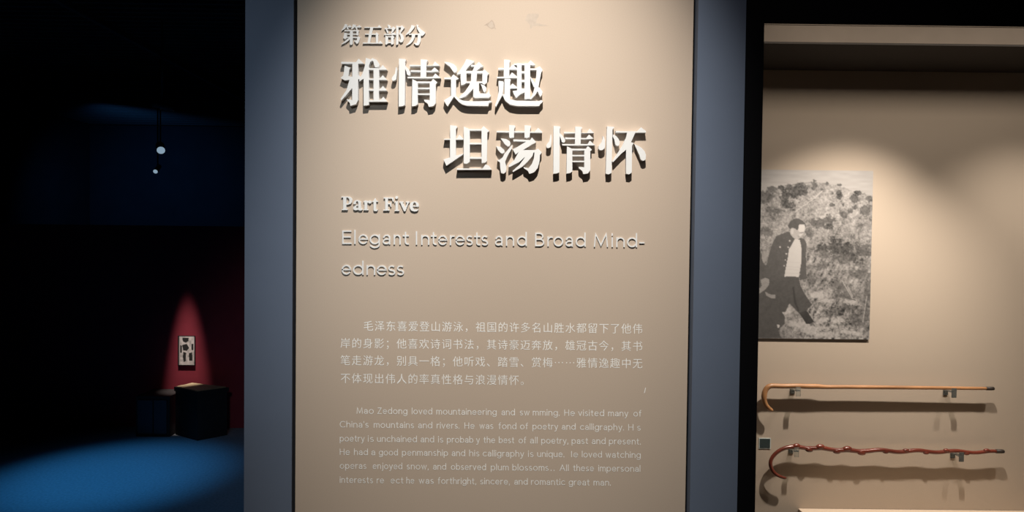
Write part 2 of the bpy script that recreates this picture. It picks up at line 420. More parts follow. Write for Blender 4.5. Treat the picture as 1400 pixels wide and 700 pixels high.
def disc(cx, cy, r, n=14): return [(cx + r * math.cos(2 * math.pi * k / n), cy + r * math.sin(2 * math.pi * k / n)) for k in range(n)]
PF = [('P', 460, [[(130,130),(340,130),(340,158),(130,158)], [(178,150),(262,150),(262,475),(178,475)], [(140,463),(300,463),(300,492),(140,492)],
        [(255,130),(340,132),(400,165),(420,220),(412,280),(370,330),(300,350),(255,352),(255,326),(300,322),(335,290),(345,230),(335,190),(300,160),(255,158)]]),
      ('a', 460, [[(455,330),(450,290),(490,240),(550,220),(620,235),(650,280),(655,440),(685,470),(690,485),(650,505),(600,500),(580,475),(580,290),(560,255),(535,255),(520,280),(520,320),(490,335)],
        [(582,345),(500,370),(450,410),(445,450),(470,490),(520,500),(585,480),(582,430),(545,440),(525,420),(535,385),(582,368)]]),
      ('r', 460, [[(720,255),(760,235),(820,240),(820,470),(850,473),(850,496),(720,496),(720,473),(745,470),(745,280),(720,278)], [(812,265),(870,235),(925,245),(930,290),(900,320),(865,315),(850,290),(812,310)]]),
      ('t', 460, [[(1025,170),(1050,200),(1050,240),(1100,245),(1105,270),(1055,275),(1055,470),(1075,480),(1105,470),(1100,490),(1070,520),(1010,520),(985,490),(985,275),(950,270),(945,255),(985,240)]]),
      ('F', 516, [[(165,153),(430,155),(435,265),(408,265),(385,186),(165,184)], [(205,160),(280,160),(280,485),(205,485)], [(155,478),(320,478),(320,507),(155,507)],
        [(275,308),(330,310),(350,285),(368,285),(368,402),(350,402),(330,337),(275,337)]]),
      ('i', 516, [disc(512, 155, 38), [(455,268),(545,250),(545,490),(578,493),(578,517),(455,517),(455,493),(480,490),(480,294),(455,292)]]),
      ('v', 516, [[(583,262),(692,262),(692,284),(672,290),(740,430),(790,300),(755,284),(755,262),(858,262),(858,284),(832,295),(745,522),(705,522),(605,290),(583,284)]]),
      ('e', 516, [[(1095,455),(1085,490),(1050,520),(980,530),(910,510),(868,455),(858,390),(865,330),(895,290),(950,262),(1020,262),(1080,300),(1100,350),(1100,400),(1030,400),(1028,330),(1000,290),(970,290),(945,330),(940,400),(945,430),(975,470),(1030,478)],
        [(938,375),(1036,375),(1036,400),(938,400)]])]
for ch, ox, pl in PF:
    prism_char('heading_letter', pl, ox, 262, 19.45, 0.0048, M['white'], 'bold raised white serif letter %s' % ch)

# ---- single-line lettering: x-height 1, capitals 1.42, ascenders 1.5
def A(cx, cy, rx, ry, a0, a1, n=12):
    return [(cx + rx * math.cos(math.radians(a0 + (a1 - a0) * k / n)), cy + ry * math.sin(math.radians(a0 + (a1 - a0) * k / n))) for k in range(n + 1)]
def arch(x, w): return [(x, 0.5)] + A(x + w / 2, 0.62, w / 2, 0.38, 180, 0, 9) + [(x + w, 0)]
G = {
 'a': (.76, [A(.40,.64,.34,.36,160,0,9) + [(.74,0)], [(.74,.56),(.45,.54)] + A(.36,.27,.34,.27,95,270,9) + [(.55,.05),(.74,.24)]]),
 'b': (.92, [[(0,0),(0,1.5)], A(.46,.5,.46,.5,0,360,18)]),
 'c': (.84, [A(.5,.5,.5,.5,48,312,14)]),
 'd': (.92, [[(.92,0),(.92,1.5)], A(.46,.5,.46,.5,0,360,18)]),
 'e': (.92, [[(.02,.52),(.91,.52)] + A(.46,.5,.46,.5,2,318,16)]),
 'f': (.50, [A(.46,1.2,.26,.3,85,180,6) + [(.20,0)], [(0,.96),(.46,.96)]]),
 'g': (.92, [A(.46,.5,.46,.5,0,360,18), [(.92,1)] + A(.46,-.08,.46,.37,0,-155,10)]),
 'h': (.80, [[(0,0),(0,1.5)], arch(0, .8)]),
 'i': (.0, [[(0,0),(0,1)], [(0,1.30),(0,1.44)]]),
 'j': (.2, [[(.2,1)] + A(0,-.22,.2,.22,0,-90,5), [(.2,1.30),(.2,1.44)]]),
 'l': (.0, [[(0,0),(0,1.5)]]),
 'm': (1.28, [[(0,0),(0,1)], arch(0, .64), arch(.64, .64)]),
 'n': (.80, [[(0,0),(0,1)], arch(0, .8)]),
 'o': (1.0, [A(.5,.5,.5,.5,0,360,20)]),
 'p': (.92, [[(0,1),(0,-.45)], A(.46,.5,.46,.5,0,360,18)]),
 'q': (.92, [[(.92,1),(.92,-.45)], A(.46,.5,.46,.5,0,360,18)]),
 'r': (.46, [[(0,0),(0,1)], [(0,.5)] + A(.40,.58,.40,.41,180,72,7)]),
 's': (.64, [A(.33,.74,.29,.26,48,270,10) + A(.33,.24,.31,.24,90,-140,10)[1:]]),
 't': (.50, [[(.22,1.34)] + A(.44,.24,.22,.24,180,285,6), [(0,.96),(.50,.96)]]),
 'u': (.80, [[(0,1)] + A(.4,.38,.4,.38,180,360,9), [(.8,1),(.8,0)]]),
 'v': (.80, [[(0,1),(.4,0),(.8,1)]]),
 'w': (1.2, [[(0,1),(.3,0),(.6,1),(.9,0),(1.2,1)]]),
 'y': (.82, [[(0,1),(.42,.04)], [(.82,1),(.34,-.32),(.22,-.43),(.04,-.43)]]),
 'E': (.76, [[(.74,1.42),(0,1.42),(0,0),(.76,0)], [(0,.74),(.68,.74)]]),
 'I': (.0, [[(0,0),(0,1.42)]]),
 'B': (.86, [[(0,0),(0,1.42)], [(0,1.42),(.42,1.42)] + A(.42,1.08,.34,.34,90,-90,8)[1:] + [(0,.74)], [(0,.74),(.46,.74)] + A(.46,.37,.40,.37,90,-90,8)[1:] + [(0,0)]]),
 'M': (1.3, [[(0,0),(.12,1.42),(.65,.12),(1.18,1.42),(1.3,0)]]),
 'Z': (.95, [[(.05,1.42),(.9,1.42),(0,0),(.95,0)]]),
 'H': (.96, [[(0,0),(0,1.42)], [(.96,0),(.96,1.42)], [(0,.74),(.96,.74)]]),
 'C': (1.15, [A(.7,.71,.70,.72,50,310,16)]),
 'A': (1.16, [[(0,0),(.58,1.42),(1.16,0)], [(.2,.46),(.96,.46)]]),
 '-': (.46, [[(0,.46),(.46,.46)]]),
 "'": (.0, [[(0,1.46),(0,1.14)]]),
 '.': (.0, [[(0,-.04),(0,.12)]]),
 ',': (.06, [[(.06,.10),(0,-.22)]]),
 '_': (.12, []), ';': (.62, []), '|': (.45, [[(.45,0),(.45,1.42)]]),     # blanks and the half H where letters have come off
}
def ribbon(bm, pts, hw, top, back, W):
    """one stroke of half width hw (letter px); W maps letter px to the world at depth y"""
    n = len(pts); closed = n > 3 and abs(pts[0][0] - pts[-1][0]) + abs(pts[0][1] - pts[-1][1]) < 1e-6
    L, R = [], []
    P = [np.array(p, float) for p in pts]
    for i in range(n):
        if closed:
            a = P[i - 1] if i > 0 else P[-2]; b = P[i + 1] if i < n - 1 else P[1]
        else:
            a = P[max(i - 1, 0)]; b = P[min(i + 1, n - 1)]
        d1 = P[i] - a; d2 = b - P[i]
        l1, l2 = np.hypot(*d1), np.hypot(*d2)
        d1 = d1 / l1 if l1 > 1e-9 else d2 / max(l2, 1e-9)
        d2 = d2 / l2 if l2 > 1e-9 else d1
        n1 = np.array([-d1[1], d1[0]]); n2 = np.array([-d2[1], d2[0]])
        mm = n1 + n2; ml = np.hypot(*mm)
        mm = n1 if ml < 1e-6 else mm / ml
        k = 1.0 / max(0.38, float(mm @ n1))
        c = P[i].copy()
        if not closed and i == 0: c = c - d2 * hw
        if not closed and i == n - 1: c = c + d1 * hw
        L.append(c + mm * hw * k); R.append(c - mm * hw * k)
    fl = [bm.verts.new(W(p[0], p[1], top)) for p in L]; fr = [bm.verts.new(W(p[0], p[1], top)) for p in R]
    if back is not None:
        bl = [bm.verts.new((v.co.x, back, v.co.z)) for v in fl]; br = [bm.verts.new((v.co.x, back, v.co.z)) for v in fr]
    for i in range(n - 1):
        bm.faces.new((fl[i], fl[i + 1], fr[i + 1], fr[i]))
        if back is not None:
            bm.faces.new((fl[i], bl[i], bl[i + 1], fl[i + 1])); bm.faces.new((fr[i], fr[i + 1], br[i + 1], br[i]))
    if back is not None and not closed:
        bm.faces.new((fl[0], fr[0], br[0], bl[0])); bm.faces.new((fl[-1], bl[-1], br[-1], fr[-1]))

# raised thin heading, one entry per letter: (letter, left px, right px)
def heading(letters, x_ref, y_ref):
    for ch, a, b in letters:
        wd, strokes = G[ch]; bm = bmesh.new()
        xh = 13.6; hw = 0.92
        sx = ((b - a - 2 * hw) / wd) if wd > 0 else 1.0
        ybase = y_ref + 0.0115 * ((a + b) / 2 - x_ref)
        x0 = a + hw if wd > 0 else (a + b) / 2
        for k, st in enumerate(strokes):
            pts = [(x0 + x * sx, -(y * (xh - 2 * hw) + hw)) for x, y in st]
            W = lambda x, y, Y, yb=ybase: at(x, yb + y, Y)
            ribbon(bm, pts, hw, YP - 0.0032 - k * 0.00003, YP, W)
        o = bm_obj('thin_heading_letter', bm, M['white'], panel)
o5 = lambda s: [(c, 455 + a / 5, 455 + b / 5) for c, a, b in s]
o6 = lambda s: [(c, 670 + a / 6.364, 670 + b / 6.364) for c, a, b in s]
heading(o5([('E',64,128),('l',146,156),('e',175,240),('g',252,322),('a',340,394),('n',416,464),('t',478,520),('I',566,578),
            ('n',604,660),('t',670,710),('e',720,782),('r',800,830),('e',838,902),('s',912,957),('t',966,1008),('s',1015,1062)]), 468, 333.6)
heading(o6([('a',42,110),('n',138,210),('d',235,320),('B',392,472),('r',499,542),('o',552,637),('a',655,722),('d',745,832),
            ('M',903,1027),('i',1056,1070),('n',1098,1172),('d',1192,1280),('-',1298,1344)]), 468, 333.6)
heading(o5([('e',60,124),('d',137,210),('n',230,290),('e',300,368),('s',377,427),('s',437,487)]), 468, 375.6)

# flat vinyl English text, one part per line
LINES = [
 (565.6, 487, [('Mao',487.5,511),('Zedong',516,557),('loved',563,591),('mountaineering',596.5,679),('and',685.5,704),('sw_mming.',710.5,765),('He',771.5,786),('visited',790.5,826),('many',831.5,859),('of',866,877)]),
 (584.4, 465, [("China's",464.5,504),('mountains',511,566),('and',571.5,591),('rivers.',597,628),('He',635,649),('was',655.5,674.5),('fond',681.5,706),('of',711,722),('poetry',728,763),('and',768,787),('calligraphy.',793,853),('H_s',859,876)]),
 (603.6, 465, [('poetry',464.5,498.5),('is',503,511),('unchained',515.5,570),('and',575,593.5),('is',599,606),('probab_y',611,656),('the',661,677),('best',682,703),('of',709,719.5),('all',724.5,735),('poetry,',740,777),('past',781.5,804),('and',809,828),('present.',832.5,876)]),
 (622.0, 465, [('He',464.5,478.5),('had',484,503),('a',507.5,513),('good',518,544),('penmanship',549.5,612.5),('and',617.5,636),('his',641.5,655.5),('calligraphy',660,716.5),('is',722,729.5),('unique.',734.5,771.5),('|e',778,790.5),('loved',795.5,823),('watching',828,876)]),
 (640.8, 465, [('operas',464.5,501),('enjoyed',509.5,550),('snow,',556,586),('and',592,610),('observed',616.5,664.5),('plum',671,695.5),('blossoms',700.5,750),('..',753,758),('All',765,777.5),('these',783.5,812),('impersonal',818,875.5)]),
 (660.2, 465, [('interests',464.5,510),('re',515,525),('ect',534,551.5),('he',555.5,566.5),('was',572.5,593),('forthright,',598.5,651),('sincere,',656.5,697),('and',703,721.5),('romantic',726,772.5),('great',777.5,806),('man.',811.5,835)]),
]
for yb, xr, words in LINES:
    bm = bmesh.new(); k = 0
    for wd, a, b in words:
        gap = 0.42
        tot = sum(G[c][0] for c in wd) + gap * (len(wd) - 1)
        sx = (b - a - 1.0) / tot; x = a + 0.5
        for c in wd:
            g, strokes = G[c]
            for st in strokes:
                k += 1
                pts = [(x + u * sx, -(v * 5.5 + 0.45)) for u, v in st]
                W = lambda X, Y_, Yd, yb=yb, xr=xr: at(X, yb + 0.0104 * (X - xr) + Y_, Yd)
                ribbon(bm, pts, 0.44, YP - 0.0004 - (k % 3) * 0.00003, None, W)
            x += (g + gap) * sx
    tag(bm_obj('text_line', bm, M['vinyl'], panel), 'line of small pale English vinyl text', kind='stuff')

# flat vinyl Chinese text, glyph by glyph from the built-in font
_cache = {}
def glyph(ch):
    if ch not in _cache:
        c = bpy.data.curves.new('glyph', 'FONT'); c.body = ch; c.resolution_u = 2; c.offset = -0.004; c.fill_mode = 'FRONT'
        o = bpy.data.objects.new('glyph', c); COL.objects.link(o)
        me = o.to_mesh()
        _cache[ch] = ([tuple(v.co) for v in me.vertices], [tuple(p.vertices) for p in me.polygons])
        o.to_mesh_clear(); bpy.data.objects.remove(o); bpy.data.curves.remove(c)
    return _cache[ch]
CN = [('毛泽东喜爱登山游泳，祖国的许多名山胜水都留下了他伟', 503.7, 445.4, 871.7, 449.3),
      ('岸的身影；他喜欢诗词书法，其诗豪迈奔放，雄冠古今，其书', 472.3, 469.0, 871.7, 473.0),
      ('笔走游龙，别具一格；他听戏、踏雪、赏梅……雅情逸趣中无', 472.3, 492.4, 871.7, 496.8),
      ('不体现出伟人的率真性格与浪漫情怀。', 472.3, 517.0, 718.2, 519.8)]
for txt, xa, ya, xb, yb in CN:
    V, Fc = [], []
    for i, ch in enumerate(txt):
        cx = xa + (xb - xa) * i / (len(txt) - 1); cy = ya + (yb - ya) * i / (len(txt) - 1)
        vs, fs = glyph(ch); n0 = len(V)
        if ch == '…': vs = [(x, y + 0.32, z) for x, y, z in vs]
        for x, y, z in vs:
            V.append(at(cx + (x - 0.5) * 14.4, cy - (y - 0.38) * 15.0, YP - 0.0004))
        Fc += [tuple(n0 + q for q in f) for f in fs]
    o = mesh('text_line', V, Fc, M['vinyl'], panel)
    tag(o, 'line of small pale Chinese vinyl text', kind='stuff')
# scuffs near the top of the panel and a nick low on the right
def scuff(name, pts, mt, ox=640, oy=0, sc=10.0, d=0.0002):
    V = [at(ox + x / sc, oy + y / sc, YP - d) for x, y in pts]
    return mesh(name, V, [tuple(range(len(V)))], mt, panel)
tag(scuff('scuff', [(320,270),(345,290),(362,340),(380,405),(355,385),(320,398),(285,380),(250,345),(215,352),(250,325),(290,300)], M['scuff']), 'small brownish scuff')
scuff('scuff_core', [(322,288),(338,310),(350,350),(345,375),(318,385),(292,370),(268,342),(300,312)], M['scuff2'], d=0.0003)
tag(scuff('scuff', [(800,215),(825,188),(900,182),(970,190),(965,225),(935,270),(930,310),(1000,330),(1100,350),(1000,358),(930,352),(880,362),(860,400),(845,380),(850,345),(810,300),(780,275)], M['scuff2']), 'larger pale brown scuff')
scuff('scratch', [(1350,635),(1356,638),(1346,680),(1338,684)], M['vinyl'], 670, 430, 6.36)

# ------------------------------------------------------------------ the display case
YB = 0.62                                      # back wall of the case
ZS = at(1110, 57.6, 0.276).z                   # underside of the soffit
case = empty('display_case', ((CX0 + CX1) / 2, 0.3, 0.31),
             'black-framed wall display case with beige lining, holding canes and a photograph', 'display case')
def cbox(name, lo, hi, mt, bevel=0.0, label=None):
    return tag(boxes(name, [(lo, hi)], mt, case, bevel), label)
cbox('frame_stile', (CX0 + 0.001, -0.004, 0.30), (CI0, 0.02, 2.715), M['black'], 0.001)
cbox('frame_stile', (CI1, -0.004, 0.30), (CX1 - 0.001, 0.02, 2.715), M['black'], 0.001)
cbox('frame_header', (CI0, -0.004, HZ), (CI1, 0.02, 2.715), M['black'], 0.001)
cbox('frame_sill', (CI0, -0.004, 0.305), (CI1, 0.02, 0.40), M['black'], 0.001)
cbox('glass_pane', (CI0 + 0.0005, 0.006, 0.4005), (CI1 - 0.0005, 0.012, HZ - 0.0005), M['glass'], label='clear glass pane')
cbox('back_panel', (CI0 - 0.02, YB, 0.32), (CI1 + 0.02, YB + 0.02, 2.70), M['fabric'], label='beige fabric back panel')
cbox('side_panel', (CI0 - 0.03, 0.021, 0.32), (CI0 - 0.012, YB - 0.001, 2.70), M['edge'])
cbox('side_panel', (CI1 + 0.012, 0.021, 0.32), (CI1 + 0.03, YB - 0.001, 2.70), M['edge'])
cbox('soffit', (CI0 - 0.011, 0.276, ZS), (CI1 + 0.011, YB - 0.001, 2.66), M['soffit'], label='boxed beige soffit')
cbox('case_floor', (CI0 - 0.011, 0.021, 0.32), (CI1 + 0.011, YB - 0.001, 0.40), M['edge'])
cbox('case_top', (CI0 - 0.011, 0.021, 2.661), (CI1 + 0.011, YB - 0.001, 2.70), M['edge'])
for x in (1.37, 2.05):                         # lamp heads tucked up behind the header
    o = boxes('spotlight_head', [((x - 0.035, 0.028, 2.535), (x + 0.035, 0.09, 2.66))], M['black'], case, 0.004)
cbox('soffit_shade_sheet', (CI0 - 0.011, 0.277, ZS - 0.006), (CI1 + 0.011, YB - 0.001, ZS - 0.0003), M['edge'], label='dark brown sheet standing in for shade under the soffit')  # dark sheet added so the soffit's underside reads as shaded
# raised plinth on the case floor
PZ = at(1140, 695.5, YB).z; PLX = at(1091.3, 694.8, YB).x
pl = empty('display_plinth', (1.7, 0.42, 0.401), 'pale beige plinth on the floor of the display case, under the canes', 'plinth')
boxes('plinth_top', [((PLX, 0.20, PZ - 0.018), (CI1 - 0.15, YB - 0.001, PZ))], M['plinthtop'], pl, 0.001)
boxes('plinth_body', [((PLX + 0.012, 0.21, 0.401), (CI1 - 0.162, YB - 0.002, PZ - 0.018))], M['fabric'], pl)

# ---- painted prints: tones are worked out on a grid of small faces
rng = np.random.RandomState(5)
def vnoise(x, y, s, seed):
    r = np.random.RandomState(seed).rand(64, 64)
    X, Y = x / s, y / s
    xi, yi = np.floor(X).astype(int), np.floor(Y).astype(int); fx, fy = X - xi, Y - yi
    fx = fx * fx * (3 - 2 * fx); fy = fy * fy * (3 - 2 * fy)
    g = lambda a, b: r[a % 64, b % 64]
    return (g(xi, yi) * (1 - fx) + g(xi + 1, yi) * fx) * (1 - fy) + (g(xi, yi + 1) * (1 - fx) + g(xi + 1, yi + 1) * fx) * fy
def inpoly(x, y, pl):
    c = np.zeros(x.shape, bool); n = len(pl); j = n - 1
    for i in range(n):
        xi, yi = pl[i]; xj, yj = pl[j]
        if yi != yj:
            c ^= ((yi > y) != (yj > y)) & (x < (xj - xi) * (y - yi) / (yj - yi) + xi)
        j = i
    return c
def print_board(name, nx, ny, P, tone, parent, tint=(1, 0.93, 0.89)):
    """P(i/nx, j/ny) gives the world point, tone is an (ny+1, nx+1) array"""
    V = [P(i / nx, j / ny) for j in range(ny + 1) for i in range(nx + 1)]
    Fc = [(j * (nx + 1) + i, (j + 1) * (nx + 1) + i, (j + 1) * (nx + 1) + i + 1, j * (nx + 1) + i + 1) for j in range(ny) for i in range(nx)]
    o = mesh(name, V, Fc, M['print_'], parent)
    ca = o.data.color_attributes.new('Col', 'FLOAT_COLOR', 'POINT')
    arr = np.ones((len(V), 4), np.float32); t = tone.reshape(-1)
    for k in range(3): arr[:, k] = t * tint[k]
    ca.data.foreach_set('color', arr.reshape(-1)); return o

# big photograph in the case, coordinates 5.646 per px from (1034, 226)
TB = YB - 0.007
pA, pB = at(1036.0, 231.8, TB), at(1188.6, 464.2, TB)
UA, UB, VA, VB = 14, 872, 34, 1345
nx, ny = 210, 320
u, v = np.meshgrid(np.linspace(UA, UB, nx + 1), np.linspace(VA, VB, ny + 1))
fine = vnoise(u, v, 9, 1) * .5 + vnoise(u, v, 20, 2) * .3 + vnoise(u, v, 45, 3) * .2
big = vnoise(u, v, 80, 4) * .6 + vnoise(u, v, 38, 5) * .4
T = 0.33 + (fine - .5) * 0.50 + (big - .5) * 0.20 + (vnoise(u, v, 5, 9) - .5) * .14
ridge = np.interp(u, [0, 100, 200, 330, 430, 500, 620, 700, 790, 872], [205, 185, 158, 130, 122, 128, 150, 180, 205, 222]) + (vnoise(u, v, 14, 6) - .5) * 16
sky = v < ridge
T = np.where(sky, 0.60 + (vnoise(u * .3, v * 1.5, 22, 7) - .5) * .10 - (v - 34) * 0.0002, T)
# pale slope beside the path, grass streaks, bright stones by the feet
T += np.where((~sky) & (v < 400) & (u > 300), 0.08, 0)
T += np.where((v > 700) & (u > 380), (vnoise(u + v * .45, v * .35, 13, 8) - .5) * .30 - 0.02, 0)
def blob(cx, cy, rx, ry, val, soft=0.30, seed=11, rag=0.85):
    global T
    d = np.sqrt(((u - cx) / rx) ** 2 + ((v - cy) / ry) ** 2) + (vnoise(u, v, 22, seed) - .5) * rag + (vnoise(u, v, 9, seed + 1) - .5) * rag * .8 + (vnoise(u, v, 45, seed + 2) - .5) * rag * .6
    k = np.clip((1 - d) / soft + .5, 0, 1); T = T * (1 - k) + val * k
def poly(pl, val, grain=0.05):
    global T
    k = inpoly(u, v, pl); T = np.where(k, val + (fine - .5) * grain, T)
D = 0.10
for b in [(70,250,55,50),(125,185,28,22),(150,350,55,28),(220,230,34,60),(250,165,26,24),(300,210,50,65),(240,300,40,32),(340,150,34,28),(355,200,30,45),(200,175,30,20),(438,152,20,34),
          (530,135,20,13),(618,148,17,10),(620,222,22,30),(730,250,30,38),(760,205,24,24),(845,255,25,28),(825,345,42,48),(650,372,32,30),(745,320,22,20),(705,345,18,22),
          (275,342,26,9),(570,298,20,14),(85,520,38,42),(470,448,52,36),(550,425,40,50),(540,470,40,26),(785,460,26,18),(405,520,32,36),(600,620,75,62),(680,640,50,45),(810,655,62,60),
          (500,650,36,40),(430,640,24,14),(700,700,90,40),(490,180,10,8),(575,215,10,10),(655,300,8,10),(430,262,16,6)]:
    blob(*b, D + 0.025 * ((b[0] * 7) % 4), seed=20 + b[0] % 30)
for b in [(45,760,45,60),(640,930,60,40),(780,830,70,36),(700,1000,70,50),(840,1080,40,170),(600,1130,60,34),(470,780,60,24),(430,880,30,44),(640,720,80,26),(520,690,40,26),(770,1180,60,60),(700,1090,60,30)]:
    blob(*b, 0.17, soft=.8, seed=50 + b[0] % 30, rag=.8)
for b in [(470,1000,62,26),(540,1045,50,14),(740,1052,46,22),(262,1130,36,46),(520,1200,50,26),(430,1270,90,44),(600,1245,32,14),(340,1240,60,30),(560,1310,80,20),(790,1300,30,22),(640,1200,40,14),(700,1290,50,14)]:
    blob(*b, 0.56, soft=.7, seed=80 + b[0] % 30, rag=.9)
T = np.where((v > 1060) & (u > 380), T + (fine - .5) * .25, T)
T = np.where(sky, T, T + (vnoise(u, v, 6, 31) - .5) * .12 + (vnoise(u, v, 13, 32) - .5) * .12)
# thin twigs and the path line
for (xa, ya, xb, yb, s) in [(660,890,745,1035,.5),(700,930,740,1010,.5),(640,1000,760,1040,.12),(820,1210,845,1010,.45),(495,195,440,250,.6),(440,250,300,355,.55)]:
    t = np.clip(((u - xa) * (xb - xa) + (v - ya) * (yb - ya)) / ((xb - xa) ** 2 + (yb - ya) ** 2), 0, 1)
    dd = np.hypot(u - xa - t * (xb - xa), v - ya - t * (yb - ya)); T = np.where(dd < 3.2, s, T)
# seated figure at the left edge, cut off by the frame
poly([(14,640),(40,650),(55,690),(60,740),(72,760),(110,820),(120,850),(160,900),(200,960),(180,1050),(200,1110),(240,1180),(235,1230),(190,1280),(215,1345),(14,1345)], 0.105)
poly([(55,700),(75,672),(105,672),(90,740),(72,760),(60,735)], 0.36, .12)
poly([(50,890),(85,872),(118,885),(115,925),(85,965),(45,995),(42,960),(60,935)], 0.34, .12)
poly([(85,980),(120,1000),(165,1005),(165,1030),(130,1030),(95,1010)], 0.33, .12)
poly([(180,1235),(200,1240),(196,1262),(184,1262)], 0.62)
# the standing figure: jacket, shirt, trousers, shoe, head
poly([(245,512),(200,530),(160,550),(135,600),(108,690),(95,760),(60,850),(110,870),(115,905),(230,905),(230,860),(340,870),(345,888),(392,880),(385,690),(388,600),(370,565),(340,560),(300,560),(270,520)], 0.115)
poly([(300,568),(335,572),(348,620),(352,680),(350,760),(335,866),(300,858),(228,862),(236,800),(250,720),(258,650),(285,600)], 0.66, .05)
for yy in (742, 780, 800, 830): poly([(240, 672 + yy - 672), (345, 672 + yy - 664), (345, 672 + yy - 660), (240, 672 + yy - 668)], 0.58)
poly([(115,900),(228,862),(300,858),(335,868),(350,930),(385,1000),(440,1080),(410,1110),(395,1140),(440,1190),(456,1212),(400,1228),(345,1150),(270,1070),(240,1140),(200,1140),(170,1080),(175,990),(160,950)], 0.10)
poly([(345,1140),(400,1125),(440,1185),(458,1212),(430,1226),(398,1230)], 0.05)
poly([(290,940),(300,940),(318,1050),(345,1130),(335,1135),(302,1060)], 0.06)
for bx, by in [(263,583),(190,632),(252,633),(241,683),(238,684),(232,732),(224,777)]:
    poly([(bx + 6 * math.cos(a), by + 6 * math.sin(a)) for a in np.linspace(0, 6.28, 9)], 0.60)
HX = lambda pts: [((1070 + x / 14 - 1034) * 5.646, (290 + y / 14 - 226) * 5.646) for x, y in pts]
poly(HX([(150,370),(155,420),(200,480),(260,520),(320,510),(350,470),(405,410),(430,330),(425,230),(300,200),(150,300)]), 0.50, .12)
poly(HX([(305,238),(410,240),(420,320),(400,370),(330,380),(300,345)]), 0.70, .03)
poly(HX([(330,385),(405,385),(400,402),(335,402)]), 0.30)
poly(HX([(325,410),(400,405),(350,460),(310,440)]), 0.66)
poly(HX([(285,440),(310,450),(330,478),(300,480)]), 0.36)
poly(HX([(160,330),(205,320),(220,360),(200,420),(160,400)]), 0.62)
poly(HX([(100,260),(140,190),(210,125),(300,120),(380,160),(430,220),(440,250),(430,300),(418,235),(320,228),(305,260),(300,320),(270,345),(240,310),(180,300),(150,330)]), 0.11)
# soften: small box blur
for _ in range(1):
    Tp = np.pad(T, 1, mode='edge')
    T = (Tp[1:-1, 1:-1] * 4 + Tp[:-2, 1:-1] + Tp[2:, 1:-1] + Tp[1:-1, :-2] + Tp[1:-1, 2:]) / 8
T = np.clip(0.0 + T * 0.63, 0.02, 0.8)
ph = empty('mounted_photograph', ((pA.x + pB.x) / 2, YB, pB.z),
           'large black and white photograph of a person in a dark jacket on a hillside', 'photograph')
boxes('backing_board', [((pA.x, TB + 0.0004, pB.z), (pB.x, YB - 0.0002, pA.z))], M['edge'], ph)
print_board('photo_print', nx, ny, lambda a, b: (pA.x + (pB.x - pA.x) * a, TB, pA.z + (pB.z - pA.z) * b), T, ph)

# ------------------------------------------------------------------ the canes
YC = YB - 0.034
def cpx(pts, Y=YC):                            # centre lines read in a 3.5x crop from (1030, 500)
    return [at(1030 + x / 3.5, 500 + y / 3.5, Y) for x, y in pts]
sc_c = (2 + YC) / F                            # metres per pixel on the canes' plane
def cane(name, ctrl, rad, extra, mt, label, knobs=()):
    pts2 = spline([(p[0], p[1], r) for p, r in zip(ctrl, rad)], 8)
    P = cpx([(p[0], p[1]) for p in pts2]); R = [p[2] / 3.5 * sc_c for p in pts2]
    # straight run on to the tip, with knots
    end = P[-1]; L = extra; n = 60
    for k in range(1, n + 1):
        t = k / n
        P.append(Vector((end.x + L * t, end.y, end.z + (0.0 if not knobs else 0.0035 * math.sin(t * 21)))))
        R.append(R[len(pts2) - 1] * (1 - 0.22 * t))
    root = empty(name, (P[len(pts2) // 2].x, YB, P[len(pts2) // 2].z), label, 'cane', 'canes in the display case')
    sh = tube('shaft', P, R, mt, root, 16)
    tag(sh, None)
    for (x, y, r, dz) in knobs:
        c = at(1030 + x / 3.5, 500 + y / 3.5, YC - 0.002)
        bm = bmesh.new(); bmesh.ops.create_uvsphere(bm, u_segments=12, v_segments=8, radius=1)
        for q in bm.verts:
            q.co = Vector((q.co.x * r * 1.7 * sc_c / 3.5, q.co.y * r * 0.9 * sc_c / 3.5, (q.co.z + 0.15 * q.co.x * dz) * r * sc_c / 3.5)) + c
        bm_obj('knot', bm, mt, root, True)
    if knobs:
        for k in range(6):
            t = 0.12 + k * 0.16
            c = Vector((end.x + L * t, YC - 0.002, end.z + (0.005 if k % 2 else -0.005) + 0.0035 * math.sin(t * 21)))
            bm = bmesh.new(); bmesh.ops.create_uvsphere(bm, u_segments=12, v_segments=8, radius=1)
            for q in bm.verts: q.co = Vector((q.co.x * 0.013, q.co.y * 0.008, q.co.z * 0.0075)) + c
            bm_obj('knot', bm, mt, root, True)
    e2 = P[-1]
    tube('ferrule', [e2 + Vector((-0.002, 0, 0)), e2 + Vector((0.02, 0, 0)), e2 + Vector((0.028, 0, 0)), e2 + Vector((0.030, 0, 0))],
         [R[-1] * 1.15, R[-1] * 1.2, R[-1] * 1.1, R[-1] * 0.8], M['ferrule'], root)
    return root
cane('walking_cane',
     [(93,217),(88,213),(74,203),(61,188),(53,168),(51,148),(55,125),(66,106),(84,97),(110,97),(150,98),(205,97),(260,99),(300,99),(350,102),(450,102),(560,103)],
     [3,7.5,9.5,10.5,11.5,12.5,12.5,12,12,11.5,11.2,11.5,12,12,9.8,9.6,9.6], 0.46, M['cane1'],
     'light brown wooden cane with a short bent crook, the upper of the two canes')
cane('walking_cane',
     [(158,538),(150,537),(128,530),(108,519),(92,502),(83,480),(83,458),(92,437),(110,417),(135,401),(165,391),(205,388),(250,394),(290,395),(330,394),(370,401),(410,405),(450,403),(500,409),(530,409),(560,407)],
     [3,6.5,7.5,8,8.5,9,9,9,9,9.2,9.5,11,9.5,10,11,10,10.5,11.5,10.5,11,10.5], 0.50, M['cane2'],
     'knotty dark red-brown cane with a wide curved crook, the lower of the two canes',
     [(205,384,12,1),(266,402,12,-1),(319,388,13,1),(398,410,12,-1),(448,398,14,1),(516,416,13,-1)])
